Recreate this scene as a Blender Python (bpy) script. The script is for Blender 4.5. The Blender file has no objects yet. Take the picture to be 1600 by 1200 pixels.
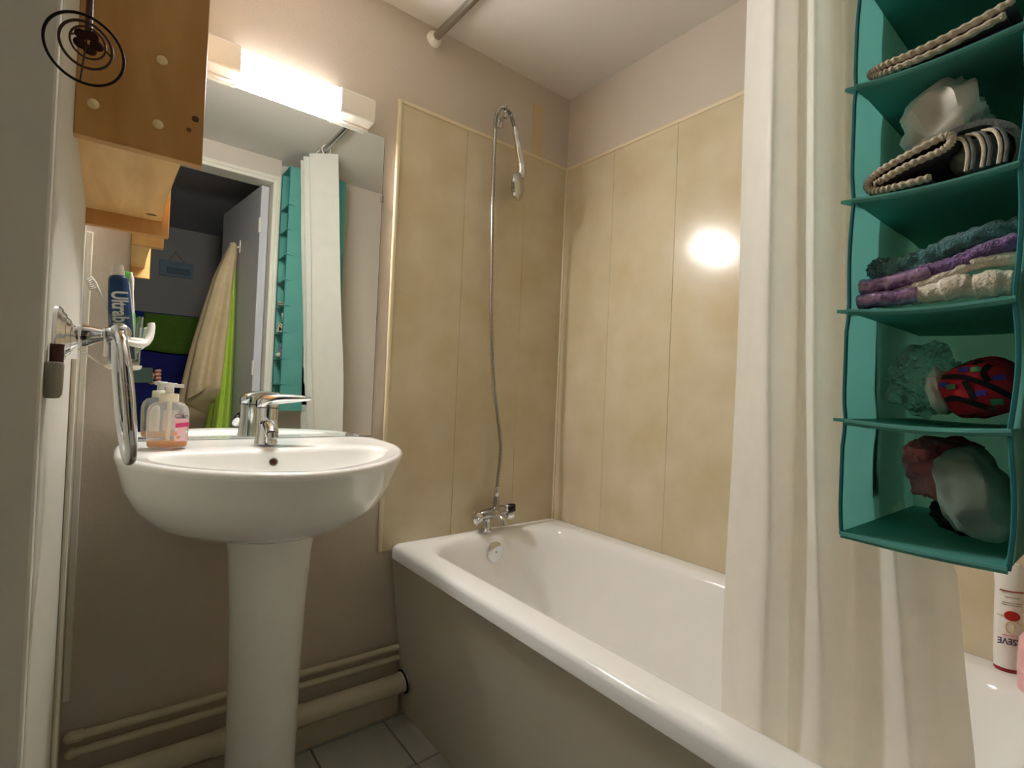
import bpy, bmesh, math, random
from mathutils import Vector, Matrix, noise
random.seed(7)
S = bpy.context.scene
COL = S.collection

# ------------------------------------------------------------------ camera, world, exposure
CAM = Vector((-1.3662, -1.4386, 1.0))
YAW, PITCH, ROLL, FPX = 0.6699, 0.0116, 0.0425, 801.5
FW = Vector((math.sin(YAW)*math.cos(PITCH), math.cos(YAW)*math.cos(PITCH), math.sin(PITCH)))
RT = Vector((math.cos(YAW), -math.sin(YAW), 0))
UP = RT.cross(FW)
RT2 = RT*math.cos(ROLL)+UP*math.sin(ROLL)
UP2 = -RT*math.sin(ROLL)+UP*math.cos(ROLL)
cd = bpy.data.cameras.new('camera'); cam = bpy.data.objects.new('camera', cd); COL.objects.link(cam)
cd.sensor_width = 36; cd.lens = 36*FPX/1600; cd.clip_start = 0.005
mw = Matrix((RT2, UP2, -FW)).transposed().to_4x4(); mw.translation = CAM
cam.matrix_world = mw
S.camera = cam
w = bpy.data.worlds.new('world'); S.world = w; w.use_nodes = True
w.node_tree.nodes['Background'].inputs[0].default_value = (0.05, 0.05, 0.06, 1)
w.node_tree.nodes['Background'].inputs[1].default_value = 0.1
S.view_settings.view_transform = 'Standard'; S.view_settings.look = 'None'
S.view_settings.gamma = 1; S.view_settings.use_curve_mapping = False
S.view_settings.exposure = 2.92
S.cycles.max_bounces = 20; S.cycles.diffuse_bounces = 12; S.cycles.glossy_bounces = 6; S.cycles.transmission_bounces = 12
LAMP = 30.0
ZC = 2.13; XL = -1.411

# ------------------------------------------------------------------ materials
def lin(c):
    return tuple(((v/255)/12.92 if v/255 <= .04045 else (((v/255)+.055)/1.055)**2.4) for v in c)+(1,)
MATS = {}
def mat(name, col, rough=.5, metal=0, var=0.0, vscale=8, bump=0.0, bscale=200, spec=.5, trans=0, ior=1.45,
        transl=0, emit=0, sheen=0, stretch=(1, 1, 1), coat=0, alpha=1, col2=None, bdist=.002):
    m = bpy.data.materials.new(name); m.use_nodes = True; nt = m.node_tree; n = nt.nodes; L = nt.links
    b = n['Principled BSDF']; out = n['Material Output']
    c = lin(col)
    b.inputs['Base Color'].default_value = c
    b.inputs['Roughness'].default_value = rough; b.inputs['Metallic'].default_value = metal
    b.inputs['Specular IOR Level'].default_value = spec
    b.inputs['IOR'].default_value = ior
    b.inputs['Transmission Weight'].default_value = trans
    b.inputs['Sheen Weight'].default_value = sheen
    b.inputs['Coat Weight'].default_value = coat
    b.inputs['Alpha'].default_value = alpha
    tc = n.new('ShaderNodeTexCoord'); mp = n.new('ShaderNodeMapping'); mp.inputs['Scale'].default_value = stretch
    L.new(tc.outputs['Object'], mp.inputs['Vector'])
    colsock = None
    if var > 0 or col2:
        t = n.new('ShaderNodeTexNoise'); t.inputs['Scale'].default_value = vscale; t.inputs['Detail'].default_value = 5
        L.new(mp.outputs[0], t.inputs['Vector'])
        r = n.new('ShaderNodeValToRGB'); L.new(t.outputs['Fac'], r.inputs[0])
        r.color_ramp.elements[0].position = .3; r.color_ramp.elements[1].position = .7
        if col2:
            r.color_ramp.elements[0].color = c; r.color_ramp.elements[1].color = lin(col2)
        else:
            r.color_ramp.elements[0].color = tuple(v*(1-var) for v in c[:3])+(1,)
            r.color_ramp.elements[1].color = tuple(min(1, v*(1+var)) for v in c[:3])+(1,)
        L.new(r.outputs[0], b.inputs['Base Color']); colsock = r.outputs[0]
    if bump > 0:
        t2 = n.new('ShaderNodeTexNoise'); t2.inputs['Scale'].default_value = bscale; t2.inputs['Detail'].default_value = 3
        L.new(mp.outputs[0], t2.inputs['Vector'])
        bp = n.new('ShaderNodeBump'); bp.inputs['Strength'].default_value = bump; bp.inputs['Distance'].default_value = bdist
        L.new(t2.outputs['Fac'], bp.inputs['Height']); L.new(bp.outputs[0], b.inputs['Normal'])
    if emit:
        b.inputs['Emission Color'].default_value = (1, .98, .955, 1); b.inputs['Emission Strength'].default_value = emit
    if transl:
        tr = n.new('ShaderNodeBsdfTranslucent'); mx = n.new('ShaderNodeMixShader'); mx.inputs[0].default_value = transl
        if colsock: L.new(colsock, tr.inputs[0])
        else: tr.inputs[0].default_value = c
        L.new(b.outputs[0], mx.inputs[1]); L.new(tr.outputs[0], mx.inputs[2]); L.new(mx.outputs[0], out.inputs[0])
    MATS[name] = m
    return m
def wood(name, c1, c2, axis):
    m = bpy.data.materials.new(name); m.use_nodes = True; nt = m.node_tree; n = nt.nodes; L = nt.links
    b = n['Principled BSDF']; b.inputs['Roughness'].default_value = .42
    tc = n.new('ShaderNodeTexCoord'); mp = n.new('ShaderNodeMapping'); mp.inputs['Scale'].default_value = axis
    L.new(tc.outputs['Object'], mp.inputs[0])
    t = n.new('ShaderNodeTexNoise'); t.inputs['Scale'].default_value = 6; t.inputs['Detail'].default_value = 6; t.inputs['Distortion'].default_value = .6
    L.new(mp.outputs[0], t.inputs['Vector'])
    r = n.new('ShaderNodeValToRGB'); r.color_ramp.elements[0].position = .32; r.color_ramp.elements[1].position = .68
    r.color_ramp.elements[0].color = lin(c1); r.color_ramp.elements[1].color = lin(c2)
    L.new(t.outputs['Fac'], r.inputs[0]); L.new(r.outputs[0], b.inputs['Base Color'])
    MATS[name] = m
    return m

mat('wall_paint', (203, 192, 179), .75, var=.03, vscale=3, bump=.35, bscale=170)
mat('grey_paint', (206, 203, 192), .55, var=.02, vscale=2, bump=.1, bscale=120)
mat('ceiling_paint', (216, 211, 203), .8, var=.015, vscale=3, bump=.1, bscale=160)
mat('pvc_panel', (199, 183, 149), .17, col2=(214, 202, 176), vscale=6, bump=.03, bscale=14)
mat('pvc_trim', (222, 208, 176), .3)
mat('brightening_paint', (244, 242, 236), .5, var=.01, bump=.08, bscale=120)  # very pale, chosen to lift the shaded wall end and nook
mat('grout', (130, 124, 112), .9)
mat('floor_tile', (192, 194, 190), .35, var=.05, vscale=5, bump=.04, bscale=40)
mat('ceramic', (243, 243, 240), .07, coat=.3)
mat('enamel', (244, 244, 242), .12)
mat('apron_paint', (206, 200, 187), .4, var=.03, vscale=3)
mat('chrome', (224, 226, 228), .07, metal=1)
mat('chrome_dull', (176, 174, 170), .22, metal=1)
mat('mirror_glass', (238, 243, 240), .0, metal=1)
mat('mirror_edge', (70, 78, 74), .2)
mat('black_plastic', (18, 18, 19), .3)
mat('dark_hole', (20, 17, 14), .9)
mat('white_plastic', (236, 234, 228), .35)
mat('white_paint', (228, 222, 208), .4, var=.015)
mat('lamp_cap', (232, 228, 220), .4)
mat('lamp_glow', (255, 250, 240), .4, emit=LAMP)
mat('added_shield_glow', (255, 250, 240), .4, emit=LAMP*.03)  # faint glow for the cover added over the diffuser
mat('pipe_paint', (214, 204, 182), .45, var=.05, vscale=14, bump=.1, bscale=90)
wood('pine_v', (184, 130, 66), (206, 156, 92), (3, 6, .6))
wood('pine_h', (206, 158, 92), (230, 190, 128), (5, .6, 3))
mat('plug', (236, 214, 168), .4)
mat('knot', (92, 54, 26), .5)
mat('curtain', (250, 249, 244), .45, transl=.55, var=.02, vscale=20, bump=.05, bscale=60)
mat('teal', (108, 184, 174), .7, transl=.45, var=.05, vscale=9, bump=.25, bscale=420, bdist=.001)
mat('teal_binding', (26, 108, 110), .7, var=.04)
mat('cream_knit', (214, 202, 178), .9, var=.1, vscale=60, bump=.6, bscale=260)
mat('navy_knit', (26, 28, 52), .95, var=.1, vscale=60, bump=.6, bscale=260)
mat('mauve_knit', (124, 106, 122), .9, var=.12, vscale=60, bump=.6, bscale=260)
mat('grey_knit', (112, 116, 114), .95, var=.25, vscale=70, bump=.7, bscale=260)
mat('charcoal_knit', (84, 82, 92), .95, var=.25, vscale=70, bump=.7, bscale=260)
mat('white_cloth', (244, 240, 230), .7, var=.03, vscale=10, bump=.1, bscale=50, transl=.1)
mat('teal_fluff', (84, 138, 140), 1, var=.25, vscale=90, bump=1, bscale=300, sheen=.4, bdist=.004)
mat('purple_fluff', (128, 98, 150), 1, var=.25, vscale=90, bump=1, bscale=300, sheen=.4, bdist=.004)
mat('cream_fluff', (232, 224, 204), 1, var=.06, vscale=60, bump=.8, bscale=300, sheen=.3, bdist=.003)
mat('purple_foil', (112, 70, 134), .2, metal=.5, col2=(214, 186, 222), vscale=60, bump=.8, bscale=90, bdist=.004)  # pale blotches in the colour stand in for glints on the foil
mat('clear_bag', (225, 240, 235), .15, trans=.85, ior=1.08, bump=.6, bscale=40)
mat('red_cloth', (168, 22, 36), .9, var=.2, vscale=40, bump=.3, bscale=260)
mat('black_cloth', (22, 20, 22), .95)
mat('blue_patch', (58, 52, 150), .9)
mat('green_patch', (64, 120, 84), .9)
mat('pink_cloth', (196, 112, 116), .85, var=.08, vscale=30)
mat('sage_cloth', (132, 150, 140), .85, var=.06, vscale=20)
mat('clear_plastic', (244, 245, 244), .12, trans=.82, ior=1.06)
mat('drink_glass', (236, 242, 240), .02, trans=.97, ior=1.2)
mat('soap_liquid', (238, 150, 20), .15, trans=.15, ior=1.2)
mat('pump_cream', (240, 232, 208), .4)
mat('label_pink', (226, 64, 130), .5); mat('label_pale', (244, 196, 200), .5); mat('label_orange', (232, 158, 110), .5)
mat('ink_grey', (96, 98, 104), .5); mat('ink_dark', (76, 66, 96), .5)
mat('tube_blue', (26, 74, 120), .3, col2=(20, 48, 92), vscale=12)
mat('letter_silver', (206, 210, 208), .4)
mat('brush_green', (104, 208, 72), .4); mat('brush_clear', (240, 236, 226), .3, trans=.3)
mat('bottle_white', (240, 236, 232), .3); mat('bottle_red', (150, 24, 34), .35); mat('dome_red', (176, 34, 24), .25)
mat('bottle_gold', (212, 196, 140), .4); mat('bottle_pink', (240, 184, 186), .3)
mat('wire_black', (34, 28, 30), .4, metal=.5); mat('wire_brown', (96, 70, 58), .4, metal=.4)
mat('holder_grey', (150, 145, 132), .5); mat('rust', (70, 34, 24), .7)
mat('beige_towel', (208, 186, 150), .95, var=.06, vscale=30, bump=.5, bscale=300)
mat('lime_towel', (176, 206, 78), .9, var=.06, vscale=30, bump=.3, bscale=200)
mat('door_paint', (196, 197, 204), .45, var=.015)
mat('hall_paint', (166, 162, 158), .8, var=.02, bump=.2, bscale=120)
mat('hall_ceiling', (168, 168, 176), .8, var=.02)
mat('hall_floor', (110, 86, 60), .5, var=.1)
mat('green_towel', (74, 106, 26), .95, var=.08, vscale=30, bump=.4, bscale=200)
mat('navy_blanket', (24, 32, 104), .95, var=.06, vscale=20, bump=.2, bscale=120)
mat('steel_grey', (120, 122, 124), .35, metal=.8)
mat('plaque_blue', (126, 148, 164), .6, var=.12, vscale=10); mat('plaque_dark', (96, 118, 138), .6)
mat('string', (120, 104, 84), .9)
mat('skin', (206, 150, 126), .55, var=.04, vscale=20); mat('shirt', (34, 34, 46), .9, var=.05); mat('jeans', (44, 52, 74), .9, var=.08)
mat('hair', (52, 36, 26), .6); mat('phone_green', (70, 88, 80), .35); mat('phone_frame', (120, 122, 124), .25, metal=.9)
mat('tape', (206, 188, 146), .6)

# ------------------------------------------------------------------ mesh helpers
def box(x0, y0, z0, x1, y1, z1):
    x0, x1 = sorted((x0, x1)); y0, y1 = sorted((y0, y1)); z0, z1 = sorted((z0, z1))
    v = [(x, y, z) for x in (x0, x1) for y in (y0, y1) for z in (z0, z1)]
    return v, [(0, 1, 3, 2), (4, 6, 7, 5), (0, 4, 5, 1), (2, 3, 7, 6), (0, 2, 6, 4), (1, 5, 7, 3)]
def cat(*ms):
    V, F = [], []
    for v, f in ms:
        o = len(V); V += list(v); F += [tuple(i+o for i in q) for q in f]
    return V, F
def loft(rings, close=True, cap0=True, cap1=True):
    V, F = [], []; n = len(rings[0])
    for r in rings: V += [tuple(p) for p in r]
    for i in range(len(rings)-1):
        for j in range(n if close else n-1):
            k = (j+1) % n
            F.append((i*n+j, i*n+k, (i+1)*n+k, (i+1)*n+j))
    if close and cap0: F.append(tuple(reversed(range(n))))
    if close and cap1: F.append(tuple(range((len(rings)-1)*n, len(rings)*n)))
    return V, F
def frame(d):
    d = Vector(d).normalized(); a = Vector((0, 0, 1)) if abs(d.z) < .9 else Vector((1, 0, 0))
    u = d.cross(a).normalized(); return d, u, d.cross(u).normalized()
def lathe(prof, c=(0, 0, 0), axis=(0, 0, 1), n=24, cap0=True, cap1=True):
    d, u, v = frame(axis); c = Vector(c); R = []
    for r, h in prof:
        R.append([c+d*h+(u*math.cos(2*math.pi*i/n)+v*math.sin(2*math.pi*i/n))*max(r, 1e-5) for i in range(n)])
    return loft(R, True, cap0, cap1)
def tube(path, r, n=10, closed=False, flat=1.0):
    P = [Vector(p) for p in path]; m = len(P); rings = []
    t0 = (P[1]-P[0]).normalized(); _, u, v = frame(t0)
    for i in range(m):
        if closed: t = (P[(i+1) % m]-P[i-1]).normalized()
        else: t = (P[min(i+1, m-1)]-P[max(i-1, 0)]).normalized()
        u = (u-t*u.dot(t)).normalized(); v = t.cross(u)
        rr = r[i] if isinstance(r, (list, tuple)) else r
        rings.append([P[i]+(u*math.cos(2*math.pi*k/n)+v*math.sin(2*math.pi*k/n)*flat)*rr for k in range(n)])
    if closed:
        V, F = [], []
        for q in rings: V += [tuple(p) for p in q]
        for i in range(m):
            a, b = i*n, ((i+1) % m)*n
            for j in range(n): F.append((a+j, a+(j+1) % n, b+(j+1) % n, b+j))
        return V, F
    return loft(rings)
def spline(pts, per=6):
    P = [Vector(p) for p in pts]; out = []
    for i in range(len(P)-1):
        a, b, c, d = P[max(i-1, 0)], P[i], P[i+1], P[min(i+2, len(P)-1)]
        for k in range(per):
            t = k/per
            out.append(.5*((2*b)+(c-a)*t+(2*a-5*b+4*c-d)*t*t+(3*b-a-3*c+d)*t**3))
    out.append(P[-1]); return out
def sheet(grid):
    n = len(grid[0]); V = [tuple(p) for r in grid for p in r]
    return V, [(i*n+j, i*n+j+1, (i+1)*n+j+1, (i+1)*n+j) for i in range(len(grid)-1) for j in range(n-1)]
def rrect(x0, y0, x1, y1, r, z, k=8):
    P = []
    for cx, cy, a0 in ((x1-r, y1-r, 0), (x0+r, y1-r, 90), (x0+r, y0+r, 180), (x1-r, y0+r, 270)):
        for i in range(k+1):
            a = math.radians(a0+90*i/k); P.append((cx+r*math.cos(a), cy+r*math.sin(a), z))
    return P
def ball(c, rx, ry=None, rz=None, n=16, m=10):
    ry = ry or rx; rz = rz or rx
    R = []
    for i in range(m+1):
        a = -math.pi/2+math.pi*i/m; q = max(math.cos(a), 1e-4)
        R.append([(c[0]+rx*q*math.cos(2*math.pi*j/n), c[1]+ry*q*math.sin(2*math.pi*j/n), c[2]+rz*math.sin(a)) for j in range(n)])
    return loft(R)
def blob(c, r, amp=.15, freq=2.0, seed=0, n=40, m=26, boxy=1.0, rot=None):
    V, F = ball((0, 0, 0), 1, 1, 1, n, m); out = []
    for p in V:
        p = Vector(p)
        q = Vector([math.copysign(abs(x)**boxy, x) for x in p])
        d = noise.noise(p*freq+Vector((seed, seed*1.7, 3)))*amp + .5*amp*noise.noise(p*freq*2.3+Vector((seed*2, 5, seed)))
        ridge = .5*amp*(1-abs(noise.noise(p*freq*.9+Vector((9, seed, seed))))*3)
        q = q*(1+d+ridge)
        q = Vector((q.x*r[0], q.y*r[1], q.z*r[2]))
        if rot: q = rot @ q
        out.append(tuple(q+Vector(c)))
    return out, F
def xf(m, M): return [tuple(M @ Vector(p)) for p in m[0]], m[1]

ROOTLOC = {}
def build(name, m, material, parent=None, smooth=False, bevel=0, seg=2, solid=0, auto=None, root=None):
    V, F = m
    base = Vector((0, 0, 0))
    if parent is not None:
        p = parent
        while p.parent is not None: p = p.parent
        base = p.location.copy()
        q = parent
        off = Vector((0, 0, 0))
        while q.parent is not None: off += q.location; q = q.parent
        base = base+off
    elif root is not None: base = Vector(root)
    me = bpy.data.meshes.new(name)
    me.from_pydata([tuple(Vector(p)-base) for p in V], [], F)
    bm = bmesh.new(); bm.from_mesh(me)
    if solid: 
        bm.normal_update()
        bed = [(e.verts[0].index, e.verts[1].index) for e in bm.edges if len(e.link_faces) == 1]
        fs = [[v.index for v in f.verts] for f in bm.faces]
        old = list(bm.verts)
        new = [bm.verts.new(v.co+v.normal*solid) for v in old]
        for f in fs: bm.faces.new([new[i] for i in reversed(f)])
        for a_, b_ in bed: bm.faces.new([old[a_], old[b_], new[b_], new[a_]])
    bmesh.ops.recalc_face_normals(bm, faces=bm.faces)
    if bevel:
        es = [e for e in bm.edges if len(e.link_faces) == 2 and e.calc_face_angle() > .5]
        bmesh.ops.bevel(bm, geom=es, offset=bevel, segments=seg, profile=.5, affect='EDGES', clamp_overlap=True)
    if smooth:
        for f in bm.faces: f.smooth = True
        lim = auto if auto else .7
        for e in bm.edges:
            if len(e.link_faces) == 2 and e.calc_face_angle() > lim: e.smooth = False
    bm.to_mesh(me); bm.free()
    me.materials.append(MATS[material])
    o = bpy.data.objects.new(name, me); COL.objects.link(o)
    if parent is not None: o.parent = parent
    elif root is not None: o.location = root
    return o
def thing(name, label, cat_, loc, group=None):
    o = bpy.data.objects.new(name, None); COL.objects.link(o); o.location = loc; o.empty_display_size = .02
    o['label'] = label; o['category'] = cat_
    if group: o['group'] = group
    return o
def solo(name, m, material, label, cat_, group=None, root=None, **k):
    if root is None:
        xs = [p[0] for p in m[0]]; ys = [p[1] for p in m[0]]; zs = [p[2] for p in m[0]]
        root = ((min(xs)+max(xs))/2, (min(ys)+max(ys))/2, min(zs))
    o = build(name, m, material, root=root, **k); o['label'] = label; o['category'] = cat_
    if group: o['group'] = group
    return o
def struct(name, m, material, label=None, **k):
    o = build(name, m, material, **k); o['kind'] = 'structure'
    if label: o['label'] = label
    return o
def text(name, body, size, origin, xdir, ydir, material, parent, extrude=.0003, sx=1.0, bold=0):
    cu = bpy.data.curves.new(name+'_curve', 'FONT'); cu.body = body; cu.size = size; cu.extrude = extrude
    cu.align_x = 'CENTER'; cu.align_y = 'CENTER'; cu.resolution_u = 4; cu.offset = bold
    tmp = bpy.data.objects.new('tmp_text', cu); COL.objects.link(tmp)
    bpy.context.view_layer.update()
    me = bpy.data.meshes.new_from_object(tmp.evaluated_get(bpy.context.evaluated_depsgraph_get()))
    bpy.data.objects.remove(tmp)
    X = Vector(xdir).normalized(); Y = Vector(ydir).normalized(); Z = X.cross(Y)
    M = Matrix((X*sx, Y, Z)).transposed().to_4x4()
    M.translation = Vector(origin)
    m = ([tuple(M @ v.co) for v in me.vertices], [tuple(p.vertices) for p in me.polygons])
    bpy.data.meshes.remove(me)
    return build(name, m, material, parent)

# ------------------------------------------------------------------ room shell
YD = -1.40   # bathroom face of the door wall
fl = struct('floor', box(-2.3, -3.4, -.06, .1, .1, -.006), 'grout', 'grey square tiled bathroom floor')
TP = .21; tile_me = None
for i in range(8):
    for j in range(7):
        x1 = -.678-(i-1)*TP; y1 = -.022-j*TP
        if x1-TP < -2.12: continue
        if tile_me is None:
            t = build('tile', box(-TP/2+.002, -TP/2+.002, -.008, TP/2-.002, TP/2-.002, 0), 'floor_tile', fl, bevel=.0015, seg=1)
            tile_me = t.data
        else:
            t = bpy.data.objects.new('tile', tile_me); COL.objects.link(t); t.parent = fl
        t.location = (x1-TP/2, y1-TP/2, 0)
# narrow cut tiles along the back wall
for i in range(5):
    x1 = -.678-(i-1)*TP
    build('tile', box(x1-TP+.002, -.018, -.008, x1-.002, -.001, 0), 'floor_tile', fl)
struct('hall_floor', box(-2.3, -3.3, -.006, .1, -1.50, 0.0), 'hall_floor', 'brown floor of the dark room behind the doorway')
struct('ceiling', box(-2.3, YD-.1, ZC, .1, .1, ZC+.08), 'ceiling_paint', 'white bathroom ceiling')
wb = struct('wall_back', box(-2.3, 0, 0, .1, .1, ZC), 'wall_paint', 'taupe textured wall behind the washbasin')
wr = struct('wall_right', box(0, -1.6, 0, .1, 0, ZC), 'wall_paint', 'taupe wall along the bathtub')
wl = struct('wall_left', box(XL, -.788, 0, -2.2, 0, ZC), 'grey_paint', 'pale painted wall stub beside the washbasin', bevel=.012, seg=4)
struct('brightener_board', box(-2.2, -.7995, 0, XL-.001, -.788, ZC), 'brightening_paint', 'added pale board brightening the shaded end of the left wall', bevel=.003)  # board added only to lighten the shaded wall end
struct('wall_nook', box(-2.2, -1.495, 0, -2.3, 0, ZC), 'brightening_paint')  # unseen wall kept white to bounce light onto the wall end
OXL, OXR, OZ = -1.56, -.735, 2.005
struct('wall_front', cat(box(-2.3, YD, 0, OXL, YD-.1, ZC), box(OXL, YD, OZ, OXR, YD-.1, ZC), box(OXR, YD, 0, -.698, YD-.1, ZC)), 'wall_paint', 'taupe wall around the doorway seen in the mirror')
struct('wall_alcove', box(-.698, -1.462, 0, 0, -1.56, ZC), 'wall_paint', 'taupe end wall of the bathtub alcove')
struct('baseboard_back', box(XL, -.016, 0, -.628, 0, .064), 'pipe_paint', 'cream skirting board under the waste pipe', bevel=.003)
# hall shell
struct('wall_hall', box(-2.3, -3.27, 0, .1, -3.37, ZC), 'hall_paint', 'grey far wall of the dark room in the mirror')
struct('wall_hall_side', cat(box(-2.3, -3.3, 0, -2.38, YD-.1, ZC), box(.1, -3.3, 0, .18, YD-.2, ZC)), 'hall_paint')
struct('ceiling_hall', box(-2.3, -3.3, ZC, .1, YD-.1, ZC+.08), 'hall_ceiling', 'dark ceiling of the room behind the doorway')

# bath wall panels
PT, PB = 1.853, .5
def panels(parent, spans, axis):
    for a, b in spans:
        if axis == 'x': m = box(a+.0003, -.006, PB, b-.0003, 0, PT)
        else: m = box(-.006, a+.0003, PB, 0, b-.0003, PT)
        build('wall_panel', m, 'pvc_panel', parent, bevel=.0012, seg=2)
panels(wb, [(-.702, -.462), (-.462, -.209), (-.209, -.004)], 'x')
panels(wr, [(-.243, -.006), (-.498, -.243), (-.752, -.498), (-1.006, -.752), (-1.26, -1.006), (-1.443, -1.26)], 'y')
struct('trim_1', box(-.712, -.012, PB, -.700, 0, PT+.006), 'pvc_trim', 'cream edge strip at the left of the wall panels', bevel=.003)
struct('trim_2', box(-.700, -.011, PT-.004, 0, 0, PT+.008), 'pvc_trim', 'cream strip capping the panels above the tap', bevel=.003)
struct('trim_3', box(-.011, -1.443, PT-.004, 0, -.011, PT+.008), 'pvc_trim', 'cream strip capping the panels along the bathtub', bevel=.003)
struct('trim_4', box(-.012, -.012, PB, -.001, -.001, PT), 'pvc_trim', 'cream strip in the panel corner', bevel=.003)
solo('tape_strip', box(-.182, -.0012, PT+.012, -.131, 0, 2.055), 'tape', 'beige tape strip on the taupe wall above the shower panels', 'tape strip')
# door casing
cas = struct('trim_5', cat(box(OXR-.002, YD+.012, 0, -.699, YD-.1, OZ+.036), box(OXL+.002, YD+.012, 0, OXL-.036, YD-.1, OZ+.036), box(OXL, YD+.012, OZ-.002, OXR, YD-.1, OZ+.036)),
             'white_paint', 'white wooden door frame seen in the mirror', bevel=.004)
build('frame_bead', cat(box(-.721, YD+.012, 0, -.707, YD+.02, OZ+.03), box(OXL, YD+.012, OZ+.014, -.721, YD+.02, OZ+.028)), 'white_paint', cas, bevel=.003)
# corner strip and cable on the left wall
struct('trim_6', box(XL, -.014, .30, XL+.012, 0, 1.30), 'white_paint', 'white vertical strip in the corner left of the mirror', bevel=.002)
solo('wall_cable', tube([(XL+.004, -.34, .02), (XL+.004, -.34, 1.02)], .004, 8), 'white_paint', 'cream cable running down the left wall below the towel ring', 'cable', smooth=True)

# ------------------------------------------------------------------ bathtub
bt = thing('bathtub', 'white enamelled bathtub with a plain side panel in the alcove', 'bathtub', (-.34, -.72, 0))
ox0, oy0, ox1, oy1 = -.678, -1.459, -.0065, -.0065
ix0, iy0, ix1, iy1 = -.592, -1.35, -.088, -.068
R = []
for ins, r, z in ((.014, .02, .484), (.0, .03, .486), (.0, .03, .509), (.003, .03, .517), (.009, .03, .522), (.02, .03, .5235)):
    R.append(rrect(ox0+ins, oy0+ins, ox1-ins, oy1-ins, r, z))
for ins, r, z in ((-.024, .15, .5235), (-.014, .14, .5215), (-.005, .135, .515), (.002, .13, .503), (.008, .13, .48), (.016, .125, .43), (.03, .12, .32), (.042, .11, .23), (.06, .10, .175), (.085, .09, .15), (.13, .08, .142), (.18, .05, .14)):
    R.append(rrect(ix0+ins, iy0+ins*2.0, ix1-ins, iy1-ins*1.2, r, z))
build('tub_shell', loft(R, True, False, True), 'enamel', bt, smooth=True, auto=1.2)
av = [(-.667, -.008, .487), (-.655, -.008, .487), (-.599, -.008, 0), (-.611, -.008, 0)]
build('side_panel', loft([av, [(a, -1.458, c) for a, b, c in av]]), 'apron_paint', bt, bevel=.002)
ofp = build('overflow_plate', lathe([(.030, -.004), (.034, .004), (.033, .009), (.026, .012), (.012, .0132), (.001, .0135)], (-.335, -.079, .462), (0, -1, .12), 28), 'chrome', bt, smooth=True, auto=.9)
build('screw', lathe([(.003, 0), (.003, .0018)], (-.335, -.0925, .464), (0, -1, .12), 10), 'chrome_dull', ofp)
build('slot', box(-.3375, -.0925, .444, -.3345, -.089, .456), 'dark_hole', ofp)

# bath mixer
mx = thing('bath_mixer', 'chrome two handle bath mixer with a black diverter knob', 'tap', (-.344, -.04, .5235))
build('base_flange', lathe([(.024, 0), (.024, .004), (.016, .012), (.013, .02), (.013, .05)], (-.344, -.04, .5235), (0, 0, 1), 22), 'chrome', mx, smooth=True)
build('mixer_body', lathe([(.012, 0), (.0165, .006), (.0175, .03), (.0195, .055), (.0205, .085), (.018, .1), (.012, .106)], (-.372, -.044, .578), (1, -.10, .09), 22), 'chrome_dull', mx, smooth=True)
build('spout', tube(spline([(-.335, -.05, .585), (-.332, -.085, .585), (-.331, -.112, .575), (-.331, -.122, .555)], 4), .011, 12), 'chrome', mx, smooth=True)
h1 = build('handle', lathe([(.010, 0), (.010, .008), (.018, .012), (.021, .022), (.019, .032), (.010, .039), (.001, .04)], (-.366, -.046, .573), (-1, -.15, .02), 18), 'chrome', mx, smooth=True)
build('handle_ridge', cat(*[ball((-.394+.002*math.cos(a*1.0), -.050+.0195*math.cos(a), .573+.0195*math.sin(a)), .0045, n=8, m=6) for a in [i*math.pi/3 for i in range(6)]]), 'chrome', h1, smooth=True)
build('handle', lathe([(.010, 0), (.010, .01), (.0175, .014), (.020, .026), (.016, .036), (.001, .038)], (-.285, -.054, .575), (1, -.25, -.05), 18), 'chrome', mx, smooth=True)
dk = build('diverter_knob', lathe([(.0135, 0), (.0145, .003), (.0135, .022), (.012, .025), (.001, .0255)], (-.272, -.066, .598), (.75, -.65, .06), 14), 'black_plastic', mx, smooth=True)
build('knob_collar', lathe([(.0135, -.008), (.0135, .0)], (-.272, -.066, .598), (.75, -.65, .06), 16), 'chrome', dk, smooth=True)
build('hose_outlet', lathe([(.010, 0), (.010, .03), (.0085, .034), (.0085, .045)], (-.312, -.048, .592), (0, 0, 1), 16), 'chrome_dull', mx, smooth=True)

# shower hose, hook, hand shower
hp = spline([(-.311, -.048, .638), (-.309, -.048, .68), (-.300, -.045, .80), (-.318, -.042, .92), (-.335, -.038, 1.02), (-.352, -.034, 1.2), (-.362, -.032, 1.445), (-.372, -.036, 1.66), (-.378, -.042, 1.83), (-.379, -.046, 1.90), (-.372, -.048, 1.932), (-.352, -.05, 1.949), (-.33, -.052, 1.94), (-.316, -.054, 1.918), (-.307, -.056, 1.893)], 22)
rr = [(.0068 if i % 2 else .0056) for i in range(len(hp))]
hs = thing('shower_hose', 'ribbed metal shower hose hanging down to the bath mixer', 'hose', hp[0])
build('hose', tube(hp, rr, 10), 'chrome_dull', hs, smooth=True)
build('hose_nut', lathe([(.0085, 0), (.0095, .004), (.0095, .014), (.008, .03), (.007, .032)], hp[0], (0, 0, 1), 14), 'chrome', hs, smooth=True)
hk = thing('shower_hook', 'small chrome wall hook holding the shower hose', 'hook', (-.338, 0, 1.925))
build('rosette', lathe([(.022, 0), (.022, .005), (.016, .010), (.008, .012)], (-.338, 0, 1.925), (0, -1, 0), 22), 'chrome', hk, smooth=True)
build('arm', tube([(-.338, -.008, 1.925), (-.338, -.036, 1.929)], .0075, 12), 'chrome', hk, smooth=True)
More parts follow.
